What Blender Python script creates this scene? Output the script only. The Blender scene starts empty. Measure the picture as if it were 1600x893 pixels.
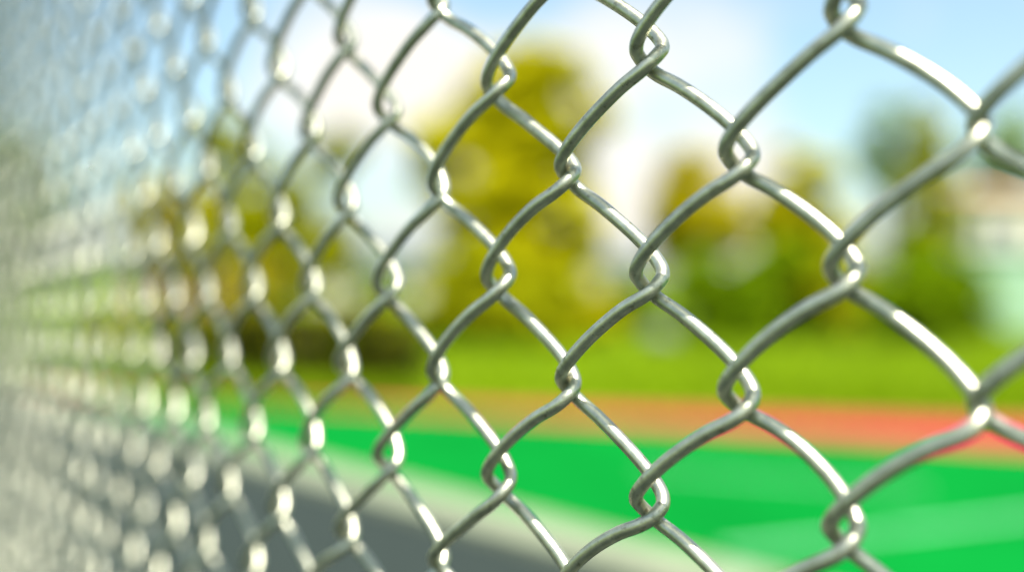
import bpy, bmesh, math, random
import numpy as np
from mathutils import Vector, Matrix

scene = bpy.context.scene
C = scene.collection
R = math.radians

# ------------------------------------------------------------------ camera
CAM_H = 1.25
FPX = 1555.0                      # focal length in pixels of a 1600 px wide frame
HORIZON = 440.0
cam_d = bpy.data.cameras.new('camera')
cam = bpy.data.objects.new('camera', cam_d)
C.objects.link(cam)
cam.location = (0, 0, CAM_H)
cam.rotation_euler = (R(90), 0, 0)
cam_d.sensor_width = 36.0
cam_d.lens = 36.0 * FPX / 1600
cam_d.shift_y = -(446.5 - HORIZON) / 1600
cam_d.clip_start = 0.005
cam_d.clip_end = 2000
cam_d.dof.use_dof = True
cam_d.dof.focus_distance = 0.322
cam_d.dof.aperture_fstop = 2.15
scene.camera = cam

# ------------------------------------------------------------------ sky and sun
SUN_EL, SUN_AZ = R(64), R(158)     # azimuth clockwise from +Y (view direction)
sun_dir = Vector((math.sin(SUN_AZ) * math.cos(SUN_EL), math.cos(SUN_AZ) * math.cos(SUN_EL), math.sin(SUN_EL)))
w = bpy.data.worlds.new('World')
scene.world = w
w.use_nodes = True
nt = w.node_tree
nt.nodes.clear()
def N(tree, typ, **kw):
    n = tree.nodes.new(typ)
    for k, v in kw.items():
        if k.startswith('i_'):
            n.inputs[k[2:].replace('_', ' ')].default_value = v
        else:
            setattr(n, k, v)
    return n
out = N(nt, 'ShaderNodeOutputWorld')
bg = N(nt, 'ShaderNodeBackground', i_Strength=0.115)
sky = N(nt, 'ShaderNodeTexSky', sky_type='NISHITA', sun_disc=False, sun_elevation=SUN_EL, sun_rotation=SUN_AZ,
        air_density=1.0, dust_density=2.5, ozone_density=0.4)
tc = N(nt, 'ShaderNodeTexCoord')
mp = N(nt, 'ShaderNodeMapping')
mp.inputs['Scale'].default_value = (1.0, 1.0, 1.9)
mp.inputs['Location'].default_value = (0.12, 0.0, 0.08)
nz = N(nt, 'ShaderNodeTexNoise', i_Scale=3.2, i_Detail=4.0, i_Roughness=0.55)
rmp = N(nt, 'ShaderNodeValToRGB')
rmp.color_ramp.elements[0].position = 0.60
rmp.color_ramp.elements[1].position = 0.82
rmp.color_ramp.elements[0].color = (0.08, 0.08, 0.08, 1)         # a thin veil everywhere
mixc = N(nt, 'ShaderNodeMixRGB')
mixc.inputs['Color2'].default_value = (4.4, 4.2, 3.85, 1)
L = nt.links.new
L(tc.outputs['Generated'], mp.inputs['Vector'])
L(mp.outputs['Vector'], nz.inputs['Vector'])
fac = nz.outputs['Fac']
# two cumulus banks low over the trees: the cloud noise is denser round these directions
for dx, dz, lo, gain in ((0.125, 0.15, 0.978, 0.34), (-0.135, 0.14, 0.980, 0.24)):
    vd = N(nt, 'ShaderNodeVectorMath', operation='DOT_PRODUCT')
    vd.inputs[1].default_value = Vector((dx, 1, dz)).normalized()
    L(tc.outputs['Generated'], vd.inputs[0])
    mr = N(nt, 'ShaderNodeMapRange', interpolation_type='SMOOTHSTEP')
    mr.inputs['From Min'].default_value = lo
    mr.inputs['From Max'].default_value = 1.0
    mr.inputs['To Max'].default_value = gain
    L(vd.outputs['Value'], mr.inputs['Value'])
    ad = N(nt, 'ShaderNodeMath', operation='ADD')
    L(fac, ad.inputs[0]); L(mr.outputs['Result'], ad.inputs[1])
    fac = ad.outputs[0]
L(fac, rmp.inputs['Fac'])
L(rmp.outputs['Color'], mixc.inputs['Fac'])
tint = N(nt, 'ShaderNodeMixRGB', blend_type='MULTIPLY')
tint.inputs['Fac'].default_value = 1.0
tint.inputs['Color2'].default_value = (0.92, 1.07, 1.0, 1)
L(sky.outputs['Color'], tint.inputs['Color1'])
L(tint.outputs['Color'], mixc.inputs['Color1'])
L(mixc.outputs['Color'], bg.inputs['Color'])
L(bg.outputs['Background'], out.inputs['Surface'])

sun_l = bpy.data.lights.new('sun', 'SUN')
sun_l.energy = 5.0
sun_l.angle = R(0.5)
sun_l.color = (1.0, 0.965, 0.89)
sun = bpy.data.objects.new('sun', sun_l)
C.objects.link(sun)
sun.rotation_euler = sun_dir.to_track_quat('Z', 'Y').to_euler()
sun.location = (6, -6, 12)

scene.view_settings.view_transform = 'Standard'
scene.view_settings.look = 'None'
scene.view_settings.exposure = 1.15
scene.view_settings.gamma = 1.0
scene.view_settings.use_curve_mapping = False
scene.render.engine = 'CYCLES'
scene.cycles.use_denoising = True
scene.cycles.use_adaptive_sampling = False
scene.cycles.max_bounces = 6
scene.cycles.sample_clamp_indirect = 12.0

# ------------------------------------------------------------------ helpers
def mat(name, col, rough=0.8, metal=0.0, var=0.12, scale=6.0, bump=0.0, bscale=60.0, spec=0.5, detail=4.0):
    """principled material whose base colour wanders by a noise"""
    m = bpy.data.materials.new(name)
    m.use_nodes = True
    t = m.node_tree
    p = t.nodes['Principled BSDF']
    p.inputs['Roughness'].default_value = rough
    p.inputs['Metallic'].default_value = metal
    p.inputs['Specular IOR Level'].default_value = spec
    tcn = N(t, 'ShaderNodeTexCoord')
    n1 = N(t, 'ShaderNodeTexNoise', i_Scale=scale, i_Detail=detail, i_Roughness=0.6)
    t.links.new(tcn.outputs['Object'], n1.inputs['Vector'])
    rp = N(t, 'ShaderNodeValToRGB')
    rp.color_ramp.elements[0].position = 0.3
    rp.color_ramp.elements[1].position = 0.7
    rp.color_ramp.elements[0].color = tuple(max(0, c * (1 - var)) for c in col) + (1,)
    rp.color_ramp.elements[1].color = tuple(min(1, c * (1 + var)) for c in col) + (1,)
    t.links.new(n1.outputs['Fac'], rp.inputs['Fac'])
    t.links.new(rp.outputs['Color'], p.inputs['Base Color'])
    if bump:
        n2 = N(t, 'ShaderNodeTexNoise', i_Scale=bscale, i_Detail=3.0)
        t.links.new(tcn.outputs['Object'], n2.inputs['Vector'])
        b = N(t, 'ShaderNodeBump', i_Strength=bump)
        t.links.new(n2.outputs['Fac'], b.inputs['Height'])
        t.links.new(b.outputs['Normal'], p.inputs['Normal'])
    return m

def leaf_mat(name, dark, light, trans=0.35):
    m = bpy.data.materials.new(name)
    m.use_nodes = True
    t = m.node_tree
    t.nodes.clear()
    o = N(t, 'ShaderNodeOutputMaterial')
    g = N(t, 'ShaderNodeNewGeometry')
    rp = N(t, 'ShaderNodeValToRGB')
    rp.color_ramp.elements[0].color = dark + (1,)
    rp.color_ramp.elements[1].color = light + (1,)
    t.links.new(g.outputs['Random Per Island'], rp.inputs['Fac'])
    d = N(t, 'ShaderNodeBsdfDiffuse')
    tr = N(t, 'ShaderNodeBsdfTranslucent')
    mx = N(t, 'ShaderNodeMixShader', i_Fac=trans)
    t.links.new(rp.outputs['Color'], d.inputs['Color'])
    t.links.new(rp.outputs['Color'], tr.inputs['Color'])
    t.links.new(d.outputs[0], mx.inputs[1])
    t.links.new(tr.outputs[0], mx.inputs[2])
    t.links.new(mx.outputs[0], o.inputs['Surface'])
    return m

def mesh_obj(name, verts, faces, m, parent=None, smooth=False):
    me = bpy.data.meshes.new(name)
    me.from_pydata([tuple(v) for v in verts], [], faces)
    me.materials.append(m)
    if smooth:
        me.polygons.foreach_set('use_smooth', [True] * len(me.polygons))
    me.update()
    o = bpy.data.objects.new(name, me)
    C.objects.link(o)
    if parent is not None:
        o.parent = parent
    return o

def bm_obj(name, bm, m, parent=None, smooth=False, bevel=0.0):
    if bevel:
        bmesh.ops.bevel(bm, geom=list(bm.edges), offset=bevel, segments=2, affect='EDGES', profile=0.5)
    bmesh.ops.recalc_face_normals(bm, faces=list(bm.faces))
    me = bpy.data.meshes.new(name)
    bm.to_mesh(me)
    bm.free()
    me.materials.append(m)
    if smooth:
        me.polygons.foreach_set('use_smooth', [True] * len(me.polygons))
    o = bpy.data.objects.new(name, me)
    C.objects.link(o)
    if parent is not None:
        o.parent = parent
    return o

def box(bm, x0, x1, y0, y1, z0, z1):
    v = [bm.verts.new(p) for p in ((x0, y0, z0), (x1, y0, z0), (x1, y1, z0), (x0, y1, z0),
                                   (x0, y0, z1), (x1, y0, z1), (x1, y1, z1), (x0, y1, z1))]
    for f in ((3, 2, 1, 0), (4, 5, 6, 7), (0, 1, 5, 4), (1, 2, 6, 5), (2, 3, 7, 6), (3, 0, 4, 7)):
        bm.faces.new([v[i] for i in f])

def thing(name, label, cat, loc=(0, 0, 0), rotz=0.0, group=None):
    o = bpy.data.objects.new(name, None)
    o.empty_display_size = 0.2
    C.objects.link(o)
    o.location = loc
    o.rotation_euler = (0, 0, rotz)
    o['label'] = label
    o['category'] = cat
    if group:
        o['group'] = group
    return o

def tag(o, label, cat, group=None):
    o['label'] = label
    o['category'] = cat
    if group:
        o['group'] = group
    return o

def tube(path, radii, sides=10, cap=True):
    """swept tube: returns verts, faces (parallel-transported frames)"""
    P = np.asarray(path, float)
    n = len(P)
    rad = np.full(n, radii) if np.isscalar(radii) else np.asarray(radii, float)
    T = np.gradient(P, axis=0)
    T /= np.linalg.norm(T, axis=1)[:, None] + 1e-12
    a = np.array([1.0, 0, 0]) if abs(T[0][0]) < 0.8 else np.array([0, 1.0, 0])
    u = np.cross(T[0], a)
    u /= np.linalg.norm(u)
    ang = np.linspace(0, 2 * math.pi, sides, endpoint=False)
    ca, sa = np.cos(ang), np.sin(ang)
    V = np.empty((n, sides, 3))
    for i in range(n):
        u = u - T[i] * np.dot(u, T[i])
        u /= np.linalg.norm(u)
        v = np.cross(T[i], u)
        V[i] = P[i] + rad[i] * (ca[:, None] * u + sa[:, None] * v)
    faces = []
    for i in range(n - 1):
        for k in range(sides):
            k2 = (k + 1) % sides
            faces.append((i * sides + k, i * sides + k2, (i + 1) * sides + k2, (i + 1) * sides + k))
    if cap:
        faces.append(tuple(range(sides))[::-1])
        faces.append(tuple((n - 1) * sides + k for k in range(sides)))
    return V.reshape(-1, 3), faces

def at(px, py, Y):
    """world point seen at photo pixel (px, py) when it stands Y metres off"""
    return Vector(((px - 800) / FPX * Y, Y, CAM_H + (HORIZON - py) / FPX * Y))

def sheet(name, pts, z, m):
    o = mesh_obj(name, [(x, y, z) for x, y in pts], [tuple(range(len(pts)))], m)
    if o.data.polygons[0].normal.z < 0:
        o.data.flip_normals()
    o['kind'] = 'structure'
    return o

# ------------------------------------------------------------------ ground
m_asphalt = mat('asphalt', (0.018, 0.026, 0.022), 0.95, var=0.3, scale=14, bump=0.3, bscale=200, spec=0.2)
m_court = mat('green_court_coating', (0.002, 0.135, 0.017), 0.9, var=0.18, scale=0.7, bump=0.15, bscale=150, spec=0.0)
m_track = mat('red_track_coating', (0.36, 0.026, 0.045), 0.9, var=0.14, scale=1.2, bump=0.25, bscale=120, spec=0.0)
m_kerb = mat('pale_concrete', (0.20, 0.22, 0.14), 0.9, var=0.14, scale=5, bump=0.3, bscale=80)
m_line = mat('line_paint', (0.11, 0.34, 0.17), 0.7, var=0.2, scale=5)
m_soil = mat('lawn_soil', (0.13, 0.20, 0.003), 0.95, var=0.35, scale=0.5, bump=0.4, bscale=40, spec=0.1)

sheet('ground', [(-900, -900), (900, -900), (900, 900), (-900, 900)], -0.012, m_soil)

def curve_pts(pts, n=14):
    """Catmull-Rom through a list of 2-D points"""
    P = [np.array(p, float) for p in pts]
    P = [2 * P[0] - P[1]] + P + [2 * P[-1] - P[-2]]
    o = []
    for i in range(1, len(P) - 2):
        for k in range(n):
            t = k / n
            o.append(0.5 * ((2 * P[i]) + (P[i + 1] - P[i - 1]) * t + (2 * P[i - 1] - 5 * P[i] + 4 * P[i + 1] - P[i + 2]) * t * t
                            + (3 * P[i] - P[i - 1] - 3 * P[i + 1] + P[i + 2]) * t ** 3))
    o.append(P[-2])
    return [tuple(p) for p in o]

# kerb line: runs beside the fence, court beyond it, asphalt apron on the near side
kd = np.array([0.674, -0.739])            # direction of the kerb
kn = np.array([0.739, 0.674])             # across it, away from the camera
def kp(s, n):
    p = kd * s + kn * n
    return (float(p[0]), float(p[1]))
court_near = [kp(-16, 3.55), kp(9, 3.55)]
track_near = curve_pts([(-14, 14.6), (-8, 12.2), (-3.2, 10.5), (-0.30, 9.28), (3.80, 7.38), (9, 4.8), (16, 1.0)])
track_far = curve_pts([(-13.6, 15.8), (-8, 13.2), (-3.4, 10.75), (-0.51, 9.95), (4.6, 8.75), (11, 6.7), (18.5, 3.4)])
sheet('asphalt_apron', [kp(-16, 3.2), kp(9, 3.2), kp(9, -6), kp(-16, -6)], -0.004, m_asphalt)
sheet('sports_court', court_near + [(16, 1.0)] + [p for p in track_near[::-1][1:]], 0.0, m_court)
def band(name, A, B, z, m):
    n = len(A)
    o = mesh_obj(name, [(x, y, z) for x, y in A] + [(x, y, z) for x, y in B], [(i, i + 1, n + i + 1, n + i) for i in range(n - 1)], m)
    o['kind'] = 'structure'
    return o
band('running_track', track_near, track_far, 0.004, m_track)
def court_line(pts, wd, name='court_line'):
    A, B = [], []
    for i, p in enumerate(pts):
        a = np.array(pts[max(i - 1, 0)]); b = np.array(pts[min(i + 1, len(pts) - 1)])
        t = (b - a) / np.linalg.norm(b - a)
        nn = np.array([-t[1], t[0]]) * wd / 2
        A.append(tuple(np.array(p) - nn)); B.append(tuple(np.array(p) + nn))
    return band(name, A, B, 0.008, m_line)
def gp(px, py):
    Y = CAM_H * FPX / (py - HORIZON)
    return ((px - 800) / FPX * Y, Y)
court_line([gp(1130, 862), gp(1400, 832), gp(1640, 803), gp(2000, 760)], 0.085)
court_line([gp(1000, 735), gp(1230, 752), gp(1450, 768)], 0.07)
bm = bmesh.new()
for k in range(25):                        # kerb of cast lengths with open joints
    a, b = -16 + k * 1.0 + 0.006, -15 + k * 1.0 - 0.006
    q = [kp(a, 3.2), kp(b, 3.2), kp(b, 3.55), kp(a, 3.55)]
    lo = [bm.verts.new((x, y, -0.02)) for x, y in q]
    hi = [bm.verts.new((x, y, 0.05)) for x, y in q]
    bm.faces.new(hi)
    for i in range(4):
        bm.faces.new((lo[i], lo[(i + 1) % 4], hi[(i + 1) % 4], hi[i]))
kb = bm_obj('kerb', bm, m_kerb)
kb['kind'] = 'structure'

# lawn: a sheet of blades as stuff over the soil
rng = np.random.default_rng(7)
m_grass = leaf_mat('grass_blades', (0.12, 0.20, 0.003), (0.23, 0.33, 0.006), 0.3)
far_line = np.array(track_far)
def lawn():
    n = 42000
    Y = 9 + 24 * rng.random(n) ** 1.5
    X = (rng.random(n) - 0.5) * 1.5 * Y
    keep = Y > np.interp(X, far_line[:, 0], far_line[:, 1]) + 0.1
    X, Y = X[keep], Y[keep]
    n = len(X)
    hgt = 0.05 + 0.05 * rng.random(n)
    wd = 0.02 + 0.02 * rng.random(n)
    a = rng.random(n) * math.tau
    lx, ly = rng.normal(0, 0.03, n), rng.normal(0, 0.03, n)
    V = np.empty((n, 3, 3))
    V[:, 0] = np.stack([X - np.cos(a) * wd, Y - np.sin(a) * wd, np.full(n, -0.012)], 1)
    V[:, 1] = np.stack([X + np.cos(a) * wd, Y + np.sin(a) * wd, np.full(n, -0.012)], 1)
    V[:, 2] = np.stack([X + lx, Y + ly, hgt], 1)
    o = mesh_obj('lawn_grass', V.reshape(-1, 3), [(3 * i, 3 * i + 1, 3 * i + 2) for i in range(n)], m_grass)
    o['kind'] = 'stuff'
    o['label'] = 'mown yellow green lawn beyond the red track'
    o['category'] = 'grass'
lawn()

# ------------------------------------------------------------------ buildings
m_beige = mat('beige_render', (0.42, 0.36, 0.24), 0.9, var=0.1, scale=1.5)
m_cream = mat('cream_render', (0.50, 0.45, 0.37), 0.9, var=0.08, scale=1.5)
m_terra = mat('terracotta_render', (0.45, 0.22, 0.10), 0.9, var=0.12, scale=1.5)
m_slate = mat('slate_roof', (0.09, 0.11, 0.12), 0.75, var=0.2, scale=3)
m_tile = mat('clay_tiles', (0.40, 0.15, 0.06), 0.8, var=0.2, scale=3)
m_glass = mat('dark_window_glass', (0.03, 0.04, 0.05), 0.1, var=0.1, scale=2)
m_frame = mat('white_frame', (0.7, 0.7, 0.68), 0.6, var=0.05)
m_door = mat('brown_door', (0.12, 0.07, 0.04), 0.6, var=0.15)
m_mint = mat('mint_sheet_metal', (0.26, 0.40, 0.27), 0.55, var=0.08, scale=2)

def building(name, label, cat, px0, px1, Y, wall_h, roof_h, depth, m_wall, m_roof, nwin, door=True, gable=True, chimney=False):
    x0, x1 = (px0 - 800) / FPX * Y, (px1 - 800) / FPX * Y
    cx, W = (x0 + x1) / 2, x1 - x0
    t = thing(name, label, cat, (cx, Y, 0))
    bm = bmesh.new()
    box(bm, -W / 2, W / 2, 0, depth, -0.05, wall_h)
    bm_obj('wall', bm, m_wall, t)
    bm = bmesh.new()
    e = 0.35
    if gable:
        pr = [(-e, wall_h + 0.003), (depth / 2, wall_h + roof_h), (depth + e, wall_h + 0.003)]
        A = [bm.verts.new((-W / 2 - e, y, z)) for y, z in pr]
        B = [bm.verts.new((W / 2 + e, y, z)) for y, z in pr]
        bm.faces.new(A); bm.faces.new(B[::-1])
        for i in range(3):
            bm.faces.new((A[i], B[i], B[(i + 1) % 3], A[(i + 1) % 3]))
    else:
        box(bm, -W / 2 - e, W / 2 + e, -e, depth + e, wall_h + 0.003, wall_h + roof_h)
    rf = bm_obj('roof', bm, m_roof, t)
    if chimney:
        bm = bmesh.new()
        box(bm, W * 0.2, W * 0.2 + 0.6, depth / 2 - 0.3, depth / 2 + 0.3, wall_h + roof_h * 0.6, wall_h + roof_h + 0.9)
        bm_obj('chimney', bm, m_wall, rf)
    n = nwin + (1 if door else 0)
    for k in range(n):
        c = -W / 2 + W * (k + 0.5) / n
        hw = min(0.55, W / n * 0.3)
        if door and k == n // 2:
            bm = bmesh.new()
            box(bm, c - 0.45, c + 0.45, -0.04, 0.02, 0, min(2.05, wall_h * 0.85))
            d = bm_obj('door', bm, m_door, t)
            bm = bmesh.new()
            box(bm, c + 0.30, c + 0.36, -0.09, -0.042, 0.95, 1.1)
            bm_obj('handle', bm, m_frame, d)
        else:
            z0, z1 = wall_h * 0.38, wall_h * 0.78
            bm = bmesh.new()
            box(bm, c - hw, c + hw, -0.03, 0.02, z0, z1)
            wn = bm_obj('window', bm, m_glass, t)
            bm = bmesh.new()
            q = 0.07
            box(bm, c - hw - q, c - hw - .002, -0.06, 0.02, z0 - q, z1 + q)
            box(bm, c + hw + .002, c + hw + q, -0.06, 0.02, z0 - q, z1 + q)
            box(bm, c - hw, c + hw, -0.055, 0.02, z0 - q, z0 - .002)
            box(bm, c - hw, c + hw, -0.055, 0.02, z1 + .002, z1 + q)
            bm_obj('frame', bm, m_frame, wn)
    return t

building('pavilion', 'long low beige pavilion with dark slate roof behind the dark hedge', 'pavilion', 475, 670, 60, 2.3, 1.5, 7, m_cream, m_slate, 3)
building('clubhouse', 'small terracotta clubhouse seen through the blurred far mesh', 'clubhouse', 205, 305, 42, 2.2, 0.9, 6, m_terra, m_slate, 2)
building('house', 'distant beige house with blue grey roof in the gap beside the tallest tree', 'house', 885, 1015, 85, 2.7, 1.6, 8, m_beige, m_slate, 2, chimney=True)
building('house', 'white house with a low clay roof at the right edge', 'house', 1525, 1690, 48, 5.4, 0.7, 8, m_cream, m_tile, 3)
# mint shed: panel door, ribbed walls
sh = thing('garden_shed', 'pale mint green metal shed standing on the lawn at the right edge', 'shed', (12.6, 24.5, 0), R(-8))
bm = bmesh.new(); box(bm, -1.1, 1.1, 0, 1.8, -0.02, 2.0)
for k in range(11):
    x = -1.05 + k * 0.21
    if not -0.5 < x < 0.5:
        box(bm, x - 0.03, x + 0.03, -0.025, -0.002, 0.02, 1.98)
bm_obj('wall', bm, m_mint, sh)
bm = bmesh.new(); box(bm, -1.25, 1.25, -0.15, 1.95, 2.003, 2.12); bm_obj('roof', bm, m_frame, sh)
bm = bmesh.new(); box(bm, -0.42, 0.42, -0.05, -0.003, 0.03, 1.85); dd = bm_obj('door', bm, m_mint, sh)
bm = bmesh.new(); box(bm, 0.28, 0.33, -0.09, -0.053, 0.9, 1.05); bm_obj('handle', bm, m_door, dd)

# ------------------------------------------------------------------ trees, shrubs, hedge
m_bark = mat('bark', (0.10, 0.075, 0.05), 0.95, var=0.3, scale=8, bump=0.6, bscale=30)
m_pale_bark = mat('pale_bark', (0.38, 0.34, 0.22), 0.9, var=0.25, scale=8, bump=0.5, bscale=30)
LM = {
    'yellow': leaf_mat('leaves_yellow_green', (0.44, 0.41, 0.004), (0.70, 0.64, 0.008), 0.55),
    'olive': leaf_mat('leaves_olive', (0.30, 0.31, 0.004), (0.52, 0.52, 0.008), 0.55),
    'gold': leaf_mat('leaves_gold', (0.38, 0.33, 0.004), (0.62, 0.53, 0.008), 0.55),
    'green': leaf_mat('leaves_green', (0.14, 0.22, 0.004), (0.30, 0.44, 0.006), 0.55),
    'bright': leaf_mat('leaves_bright', (0.13, 0.22, 0.003), (0.27, 0.40, 0.006), 0.5),
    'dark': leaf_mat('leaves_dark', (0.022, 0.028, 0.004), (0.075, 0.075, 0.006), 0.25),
    'blue': leaf_mat('leaves_blue_green', (0.24, 0.34, 0.16), (0.42, 0.54, 0.28), 0.5),
}

def leaves(clumps, per, size, rg):
    """leaf quads scattered through clump balls: (centre, radius) list"""
    vs = []
    for c, r in clumps:
        d = rg.normal(size=(per, 3)); d /= np.linalg.norm(d, axis=1)[:, None]
        p = c + d * (r * rg.random(per)[:, None] ** 0.45) * np.array([1, 1, 0.8])
        nrm = d + rg.normal(0, 0.6, (per, 3)) + np.array([0, 0, 1.1]); nrm /= np.linalg.norm(nrm, axis=1)[:, None]
        a = rg.normal(size=(per, 3)); a -= nrm * (a * nrm).sum(1)[:, None]; a /= np.linalg.norm(a, axis=1)[:, None]
        b = np.cross(nrm, a)
        s = size * (0.6 + 0.8 * rg.random(per))[:, None]
        q = np.stack([p - a * s, p + b * s * 0.45, p + a * s, p - b * s * 0.45], 1)
        vs.append(q.reshape(-1, 3))
    V = np.concatenate(vs)
    return V, [(4 * i, 4 * i + 1, 4 * i + 2, 4 * i + 3) for i in range(len(V) // 4)]

def tree(name, label, cat, Y, px, top, bot, wpx, kind, seed, lobes=None, bark=None, nclump=46, per=140, trunk_r=None, group='trees beyond the lawn'):
    """px = trunk; crown from photo rows top..bot, wpx wide, at distance Y"""
    rg = np.random.default_rng(seed)
    X = (px - 800) / FPX * Y
    zt, zb = CAM_H + (HORIZON - top) / FPX * Y, max(0.5, CAM_H + (HORIZON - bot) / FPX * Y)
    Rw = wpx / FPX * Y / 2
    t = thing(name, label, cat, (X, Y, -0.02), 0, group)
    zc, Rh = (zt + zb) / 2, (zt - zb) / 2
    tr = trunk_r or max(0.09, zt * 0.024)
    # trunk and limbs in one mesh
    V, F = [], []
    def add(path, radii, sides=8):
        v, f = tube(path, radii, sides)
        o = sum(len(x) for x in V)
        V.append(v); F.extend(tuple(i + o for i in q) for q in f)
    n = 9
    tp = np.array([[rg.normal(0, 0.03) * i, rg.normal(0, 0.03) * i, (zc + Rh * 0.5) * i / (n - 1)] for i in range(n)])
    add(tp, np.linspace(tr, tr * 0.25, n) * np.array([1.35] + [1] * (n - 1)), 10)
    clumps = []
    lob = lobes or [(0, 0, 1.0)]
    for k in range(nclump):
        lx, lz, ls = lob[k % len(lob)]
        d = rg.normal(size=3); d /= np.linalg.norm(d)
        rr = rg.random() ** 0.4 * 0.85
        c = np.array([lx * Rw + d[0] * Rw * ls * rr, d[1] * Rw * ls * rr * 0.9, zc + lz * Rh + d[2] * Rh * ls * rr])
        clumps.append((c, min(Rw, Rh) * ls * (0.24 + 0.18 * rg.random())))
    for k in range(9):
        c, r = clumps[int(rg.integers(len(clumps)))]
        s = tp[3 + int(rg.integers(5))]
        mid = (s + c) / 2 + np.array([0, 0, -0.1 * Rh])
        add([s, s * .6 + mid * .4, mid, mid * .4 + c * .6, c], np.linspace(tr * 0.4, tr * 0.08, 5), 6)
    mesh_obj('trunk', np.concatenate(V), F, bark or m_bark, t, True)
    v, f = leaves(clumps, per, max(0.06, 0.085 * Rw), rg)
    mesh_obj('crown', v, f, LM[kind], t)
    return t

def shrub(label, Y, px, top, wpx, kind, seed, name='shrub', cat='shrub', group='shrubs along the lawn', per=110, n=44):
    rg = np.random.default_rng(seed)
    X = (px - 800) / FPX * Y
    h = CAM_H + (HORIZON - top) / FPX * Y
    Rw = wpx / FPX * Y / 2
    t = thing(name, label, cat, (X, Y, -0.02), 0, group)
    clumps = []
    for k in range(n):
        a = rg.random() * math.tau; r = Rw * rg.random() ** 0.5 * 0.8
        z = h * (0.12 + 0.75 * rg.random() * math.sqrt(max(0.1, 1 - (r / Rw) ** 2)))
        clumps.append((np.array([math.cos(a) * r, math.sin(a) * r * 0.8, z]), min(Rw, h) * (0.18 + 0.14 * rg.random())))
    V, F = [], []
    for k in range(7):
        c, r = clumps[k]
        v, f = tube([(c[0] * .1, c[1] * .1, 0), (c[0] * .5, c[1] * .5, c[2] * .45), tuple(c)], [0.04, 0.03, 0.012], 6)
        o = sum(len(x) for x in V); V.append(v); F.extend(tuple(i + o for i in q) for q in f)
    mesh_obj('stems', np.concatenate(V), F, m_bark, t, True)
    v, f = leaves(clumps, per, max(0.06, 0.11 * Rw), rg)
    mesh_obj('foliage', v, f, LM[kind], t)
    return t

tree('leafy_tree', 'tallest yellow green tree rising behind the sharp middle of the mesh', 'tree', 24, 805, 60, 470, 335, 'yellow', 1,
     [(0.30, 0.58, 0.60), (0.05, 0.52, 0.55), (-0.35, 0.15, 0.62), (0.15, 0.05, 0.62), (-0.25, -0.45, 0.66), (0.3, -0.4, 0.55), (0.0, -0.7, 0.55)], nclump=150, per=110)
tree('leafy_tree', 'olive tree with a forked crown left of the tallest tree', 'tree', 26, 440, 165, 455, 265, 'olive', 2,
     [(-0.62, 0.5, 0.45), (0.68, 0.42, 0.4), (-0.1, -0.2, 0.6), (0.3, -0.5, 0.55), (-0.5, -0.4, 0.5)], nclump=75)
tree('leafy_tree', 'low golden tree at far left showing through the blurred mesh', 'tree', 30, 275, 255, 470, 185, 'gold', 3, nclump=34)
tree('leafy_tree', 'dull green tree at the left edge of the picture', 'tree', 17, 20, 175, 480, 150, 'green', 4, nclump=44)
tree('leafy_tree', 'pale trunked golden tree right of the bright cloud gap', 'tree', 26, 1085, 225, 430, 195, 'gold', 5, bark=m_pale_bark, nclump=40, trunk_r=0.24)
tree('leafy_tree', 'round yellow green tree next to the pale trunked one', 'tree', 27, 1248, 205, 470, 220, 'yellow', 6,
     [(0, 0.35, 0.6), (-0.2, -0.3, 0.65), (0.3, -0.2, 0.6)], nclump=46)
tree('leafy_tree', 'blue green tree peeking out over the golden one at right', 'tree', 40, 1392, 150, 320, 125, 'blue', 7, nclump=34)
tree('leafy_tree', 'golden brown tree standing left of the white house', 'tree', 32, 1450, 160, 440, 185, 'olive', 8,
     [(-0.1, 0.5, 0.55), (0.1, -0.1, 0.6), (0.0, -0.5, 0.6)], nclump=42)
tree('leafy_tree', 'grey green tree behind the white house at the right edge', 'tree', 62, 1575, 150, 330, 120, 'blue', 9, nclump=36)
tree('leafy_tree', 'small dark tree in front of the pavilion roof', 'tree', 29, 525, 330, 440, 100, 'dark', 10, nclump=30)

for i, (lab, Y, px, top, wpx, kind) in enumerate([
    ('broad olive shrub under the tallest tree', 21, 735, 350, 210, 'olive'),
    ('dark olive shrub at the foot of the tallest tree', 20, 845, 390, 170, 'olive'),
    ('low bright shrub right of the tallest tree trunk', 22, 925, 440, 110, 'yellow'),
    ('bright green shrub below the pale trunked tree', 21, 1125, 360, 160, 'bright'),
    ('mid green shrub between two bright shrubs', 22, 1215, 335, 190, 'green'),
    ('dense olive shrub under the round yellow green tree', 21, 1310, 375, 130, 'olive'),
    ('big bright green shrub left of the mint shed', 21, 1425, 365, 220, 'bright'),
    ('green shrub beside the mint shed wall', 22, 1505, 400, 110, 'green'),
    ('yellow shrub in front of the golden tree at far left', 18, 400, 350, 110, 'gold'),
    ('small green shrub near the pavilion at left', 20, 590, 380, 100, 'green'),
    ('low green shrub in front of the distant beige house', 30, 990, 425, 120, 'green')]):
    shrub(lab, Y, px, top, wpx, kind, 40 + i)

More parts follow.
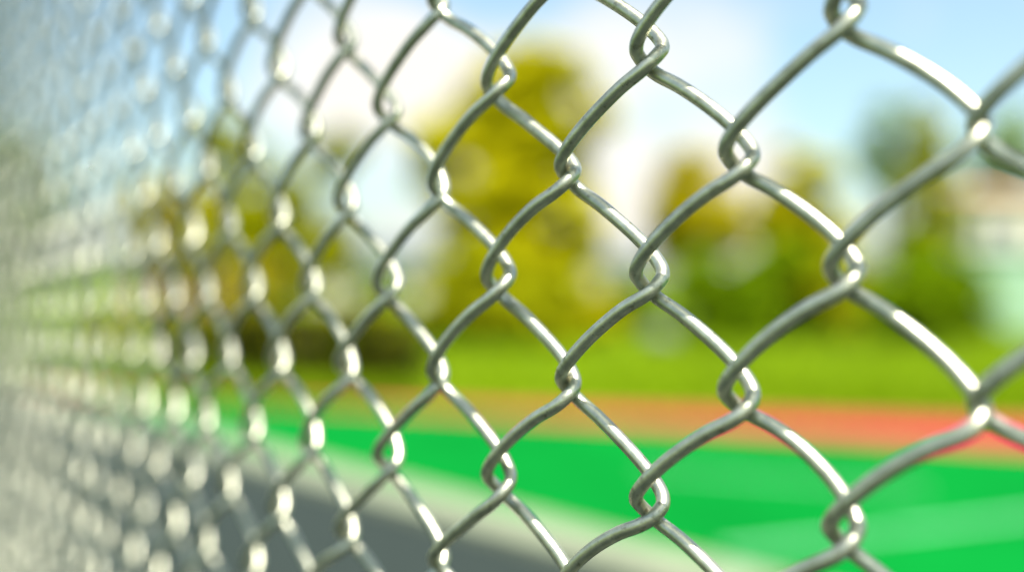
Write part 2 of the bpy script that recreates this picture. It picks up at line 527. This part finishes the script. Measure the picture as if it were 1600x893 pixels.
# clipped hedge beside the track, left of the tallest tree
def hedge(label, p0, p1, h, wd, kind, seed, n=90):
    rg = np.random.default_rng(seed)
    a, b = np.array(p0), np.array(p1)
    c = (a + b) / 2
    t = thing('hedge', label, 'hedge', (c[0], c[1], -0.02))
    cl = []
    for k in range(n):
        p = a + (b - a) * rg.random() - c
        cl.append((np.array([p[0], p[1] + (rg.random() - .5) * wd, 0.1 + (h - 0.22) * rg.random()]), 0.16 + 0.08 * rg.random()))
    v, f = leaves(cl, 60, 0.055, rg)
    mesh_obj('foliage', v, f, LM[kind], t)
    V, F = [], []
    for k in range(14):
        p = a + (b - a) * (k + .5) / 14 - c
        vv, ff = tube([(p[0], p[1], 0), (p[0] + .03, p[1], h * .4), (p[0] - .02, p[1], h * .75)], [0.03, 0.025, 0.01], 6)
        o = sum(len(x) for x in V); V.append(vv); F.extend(tuple(i + o for i in q) for q in ff)
    mesh_obj('stems', np.concatenate(V), F, m_bark, t, True)
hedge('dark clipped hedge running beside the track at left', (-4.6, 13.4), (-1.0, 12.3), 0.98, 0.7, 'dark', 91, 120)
hedge('yellow green hedge row behind the dark hedge', (-7.5, 17.5), (-1.6, 16.4), 0.95, 0.8, 'olive', 92, 130)

# boulder on the lawn
bm = bmesh.new()
bmesh.ops.create_icosphere(bm, subdivisions=3, radius=0.3)
rr = random.Random(5)
for v in bm.verts:
    p = v.co.copy()
    k = 1 + 0.13 * math.sin(7 * p.x + 1) * math.cos(6 * p.y) + 0.10 * math.sin(9 * p.z + 4 * p.x)
    v.co = Vector((p.x * 1.15 * k, p.y * 0.8 * k, max(-0.12, p.z * 0.75 * k)))
m_rock = mat('grey_rock', (0.10, 0.10, 0.12), 0.95, var=0.3, scale=5, bump=0.6, bscale=20)
bo = bm_obj('boulder', bm, m_rock, None, True)
bo.location = (3.0, 20.4, 0.1)
tag(bo, 'grey boulder lying on the lawn in front of the low shrubs', 'boulder')

# distant wooded ridge all round: reads as one mass
def ridge():
    rg = np.random.default_rng(33)
    cl = []
    for k in range(420):
        a = R(-75 + 150 * rg.random())
        d = 120 + 30 * rg.random()
        cl.append((np.array([math.sin(a) * d, math.cos(a) * d, 0.5 + 2.8 * rg.random()]), 1.5 + 1.2 * rg.random()))
    v, f = leaves(cl, 40, 0.5, rg)
    o = mesh_obj('far_wood', v, f, LM['green'])
    o['kind'] = 'stuff'; o['label'] = 'low far wood along the horizon'; o['category'] = 'wood'
ridge()

# ------------------------------------------------------------------ chain link fence
def fence_line(i0, i1):
    """plan of the mesh: knot columns 33 mm apart along a run that bends gently"""
    W, X0, Z0, th0, th1, tm, tw = 33.0, 120.30, 253.32, 0.9317, 0.62, 5.6, 1.938
    th = lambda t: th0 + (th1 - th0) / (1 + math.exp(-(t - tm) / tw))
    pts = {0: (X0, Z0)}
    for sgn, end in ((1, i1), (-1, i0)):
        x, z = X0, Z0
        for i in range(abs(end)):
            for k in range(10):
                a = th(sgn * (i + (k + 0.5) / 10))
                x -= sgn * W / 10 * math.sin(a); z += sgn * W / 10 * math.cos(a)
            pts[sgn * (i + 1)] = (x, z)
    return {k: (v[0] / 1000, v[1] / 1000) for k, v in pts.items()}
I0, I1 = -8, 90
IE = I1
FL = fence_line(I0, IE)

m_wire = bpy.data.materials.new('weathered_galvanised_wire')
m_wire.use_nodes = True
t = m_wire.node_tree
p = t.nodes['Principled BSDF']
tcn = N(t, 'ShaderNodeTexCoord')
n1 = N(t, 'ShaderNodeTexNoise', i_Scale=140.0, i_Detail=6.0, i_Roughness=0.65)
n2 = N(t, 'ShaderNodeTexNoise', i_Scale=520.0, i_Detail=3.0, i_Roughness=0.7)
n3 = N(t, 'ShaderNodeTexNoise', i_Scale=260.0, i_Detail=5.0, i_Roughness=0.7)
for n in (n1, n2, n3):
    t.links.new(tcn.outputs['Object'], n.inputs['Vector'])
base = N(t, 'ShaderNodeValToRGB')
base.color_ramp.elements[0].position = 0.35; base.color_ramp.elements[0].color = (0.35, 0.35, 0.265, 1)
base.color_ramp.elements[1].position = 0.65; base.color_ramp.elements[1].color = (0.58, 0.57, 0.44, 1)
scuff = N(t, 'ShaderNodeValToRGB')
scuff.color_ramp.elements[0].position = 0.575; scuff.color_ramp.elements[0].color = (0, 0, 0, 1)
scuff.color_ramp.elements[1].position = 0.67; scuff.color_ramp.elements[1].color = (1, 1, 1, 1)
mx = N(t, 'ShaderNodeMixRGB'); mx.inputs['Color2'].default_value = (0.24, 0.23, 0.16, 1)
t.links.new(n1.outputs['Fac'], base.inputs['Fac'])
t.links.new(n3.outputs['Fac'], scuff.inputs['Fac'])
t.links.new(base.outputs['Color'], mx.inputs['Color1'])
t.links.new(scuff.outputs['Color'], mx.inputs['Fac'])
t.links.new(mx.outputs['Color'], p.inputs['Base Color'])
rg_ = N(t, 'ShaderNodeMapRange'); rg_.inputs['From Min'].default_value = 0.3; rg_.inputs['From Max'].default_value = 0.7
rg_.inputs['To Min'].default_value = 0.33; rg_.inputs['To Max'].default_value = 0.47
t.links.new(n2.outputs['Fac'], rg_.inputs['Value'])
t.links.new(rg_.outputs['Result'], p.inputs['Roughness'])
p.inputs['Metallic'].default_value = 0.93
bp = N(t, 'ShaderNodeBump', i_Strength=0.12); bp.inputs['Distance'].default_value = 0.0006
t.links.new(n2.outputs['Fac'], bp.inputs['Height'])
t.links.new(bp.outputs['Normal'], p.inputs['Normal'])
m_pipe = mat('galvanised_pipe', (0.42, 0.47, 0.52), 0.45, metal=0.5, var=0.12, scale=20, bump=0.1, bscale=150)

HD, WR = 0.071, 0.00228                     # height of one diamond, wire radius
DL = 0.0030                                 # how far a bend reaches past the knot column
SPAN = 0.033 + 2 * DL
# one strand: (share of the span, share of the drop, depth in mm)
STR = np.array([(0.000, 0.000, 0.0), (0.032, 0.085, 2.7), (0.130, 0.180, 4.1), (0.31, 0.295, 4.6), (0.52, 0.455, 4.6),
                (0.70, 0.612, 4.6), (0.850, 0.765, 4.3), (0.950, 0.885, 3.2), (0.992, 0.955, 1.6)])
def wire_path(seed, rows):
    rg = np.random.default_rng(seed)
    pts = []
    hv = -np.arange(rows * 2 + 1) * HD / 2 + rg.normal(0, 0.0006, rows * 2 + 1)      # heights of the bends
    for r in range(rows * 2):
        right = (r % 2 == 0)                # "/" strand: from the right bend down to the left one, on the near side
        wob = rg.normal(0, 0.0009, 3)
        for a, v, d in STR:
            u = (SPAN / 2 - a * SPAN) if right else (-SPAN / 2 + a * SPAN)
            env = math.sin(math.pi * a)
            pts.append((u + wob[0] * env, (-d if right else d) / 1000, hv[r] + (hv[r + 1] - hv[r]) * v + wob[2] * env))
    P = np.array(pts)
    out_ = []
    for i in range(1, len(P) - 2):
        p0, p1, p2, p3 = P[i - 1], P[i], P[i + 1], P[i + 2]
        for s in range(3):
            q = s / 3
            out_.append(0.5 * (2 * p1 + (p2 - p0) * q + (2 * p0 - 5 * p1 + 4 * p2 - p3) * q * q + (3 * p1 - p0 - 3 * p2 + p3) * q ** 3))
    return np.array(out_)
ROWS = 26
SLOPE = 0.045                               # the fence runs gently downhill away from the camera
fence = thing('chain_link_fence', 'silver galvanised chain link fence running from the near right to the far left', 'fence', (FL[30][0], FL[30][1], 0))
fo = Vector(fence.location)
protos = []
for s in range(8):
    v, f = tube(wire_path(100 + s, ROWS), WR, 12)
    o = mesh_obj('wire', v, f, m_wire, fence, True)
    protos.append(o)
Z_TOP = CAM_H + 0.0015 + HD * 10             # a right-hand bend level with the camera
jr = random.Random(3)
used = set()
for i in range(I0, I1):
    (xr, yr), (xl, yl) = FL[i], FL[i + 1]
    k = (i * 5 + 3) % 8
    if k in used:
        o = protos[k].copy(); C.objects.link(o); o.parent = fence
    else:
        o = protos[k]; used.add(k)
    o.location = Vector(((xr + xl) / 2, (yr + yl) / 2, Z_TOP - (0 if i % 2 else HD / 2) - SLOPE * ((yr + yl) / 2 - 0.30))) - fo + Vector((jr.gauss(0, .0002), jr.gauss(0, .0002), jr.gauss(0, .0004)))
    o.rotation_euler = (jr.gauss(0, .0015), jr.gauss(0, .002), math.atan2(yr - yl, xr - xl) + jr.gauss(0, .012))

def fence_tube(name, path, r, m, sides=16):
    v, f = tube([Vector(q) - fo for q in path], r, sides)
    return mesh_obj(name, v, f, m, fence, True)
def off(i, d):
    a, b = FL[max(i - 1, I0)], FL[min(i + 1, IE)]
    tx, ty = a[0] - b[0], a[1] - b[1]
    l = math.hypot(tx, ty)
    return FL[i][0] - ty / l * d, FL[i][1] + tx / l * d
ZT = Z_TOP + 0.01
fence_tube('top_rail', [(*off(i, 0.027), ZT - SLOPE * (FL[i][1] - 0.30)) for i in range(I0, IE + 1)], 0.021, m_pipe)
for i in (I0, IE):
    x, y = off(i, 0.0)
    e = 0.036 if i == IE else -0.036
    a, b = FL[i - 1 if i == IE else i], FL[i if i == IE else i + 1]
    dx, dy = b[0] - a[0], b[1] - a[1]
    l = math.hypot(dx, dy)
    x, y = x + dx / l * e, y + dy / l * e
    zt = ZT - SLOPE * (y - 0.30)
    po = fence_tube('post', [(x, y, -0.1), (x, y, 0.3), (x, y, 1.0), (x, y, zt + 0.06)], 0.03, m_pipe, 24)
    v, f = tube([Vector((x, y, zt + 0.061)) - fo, Vector((x, y, zt + 0.085)) - fo, Vector((x, y, zt + 0.1)) - fo], [0.034, 0.03, 0.008], 20)
    mesh_obj('cap', v, f, m_pipe, po, True)
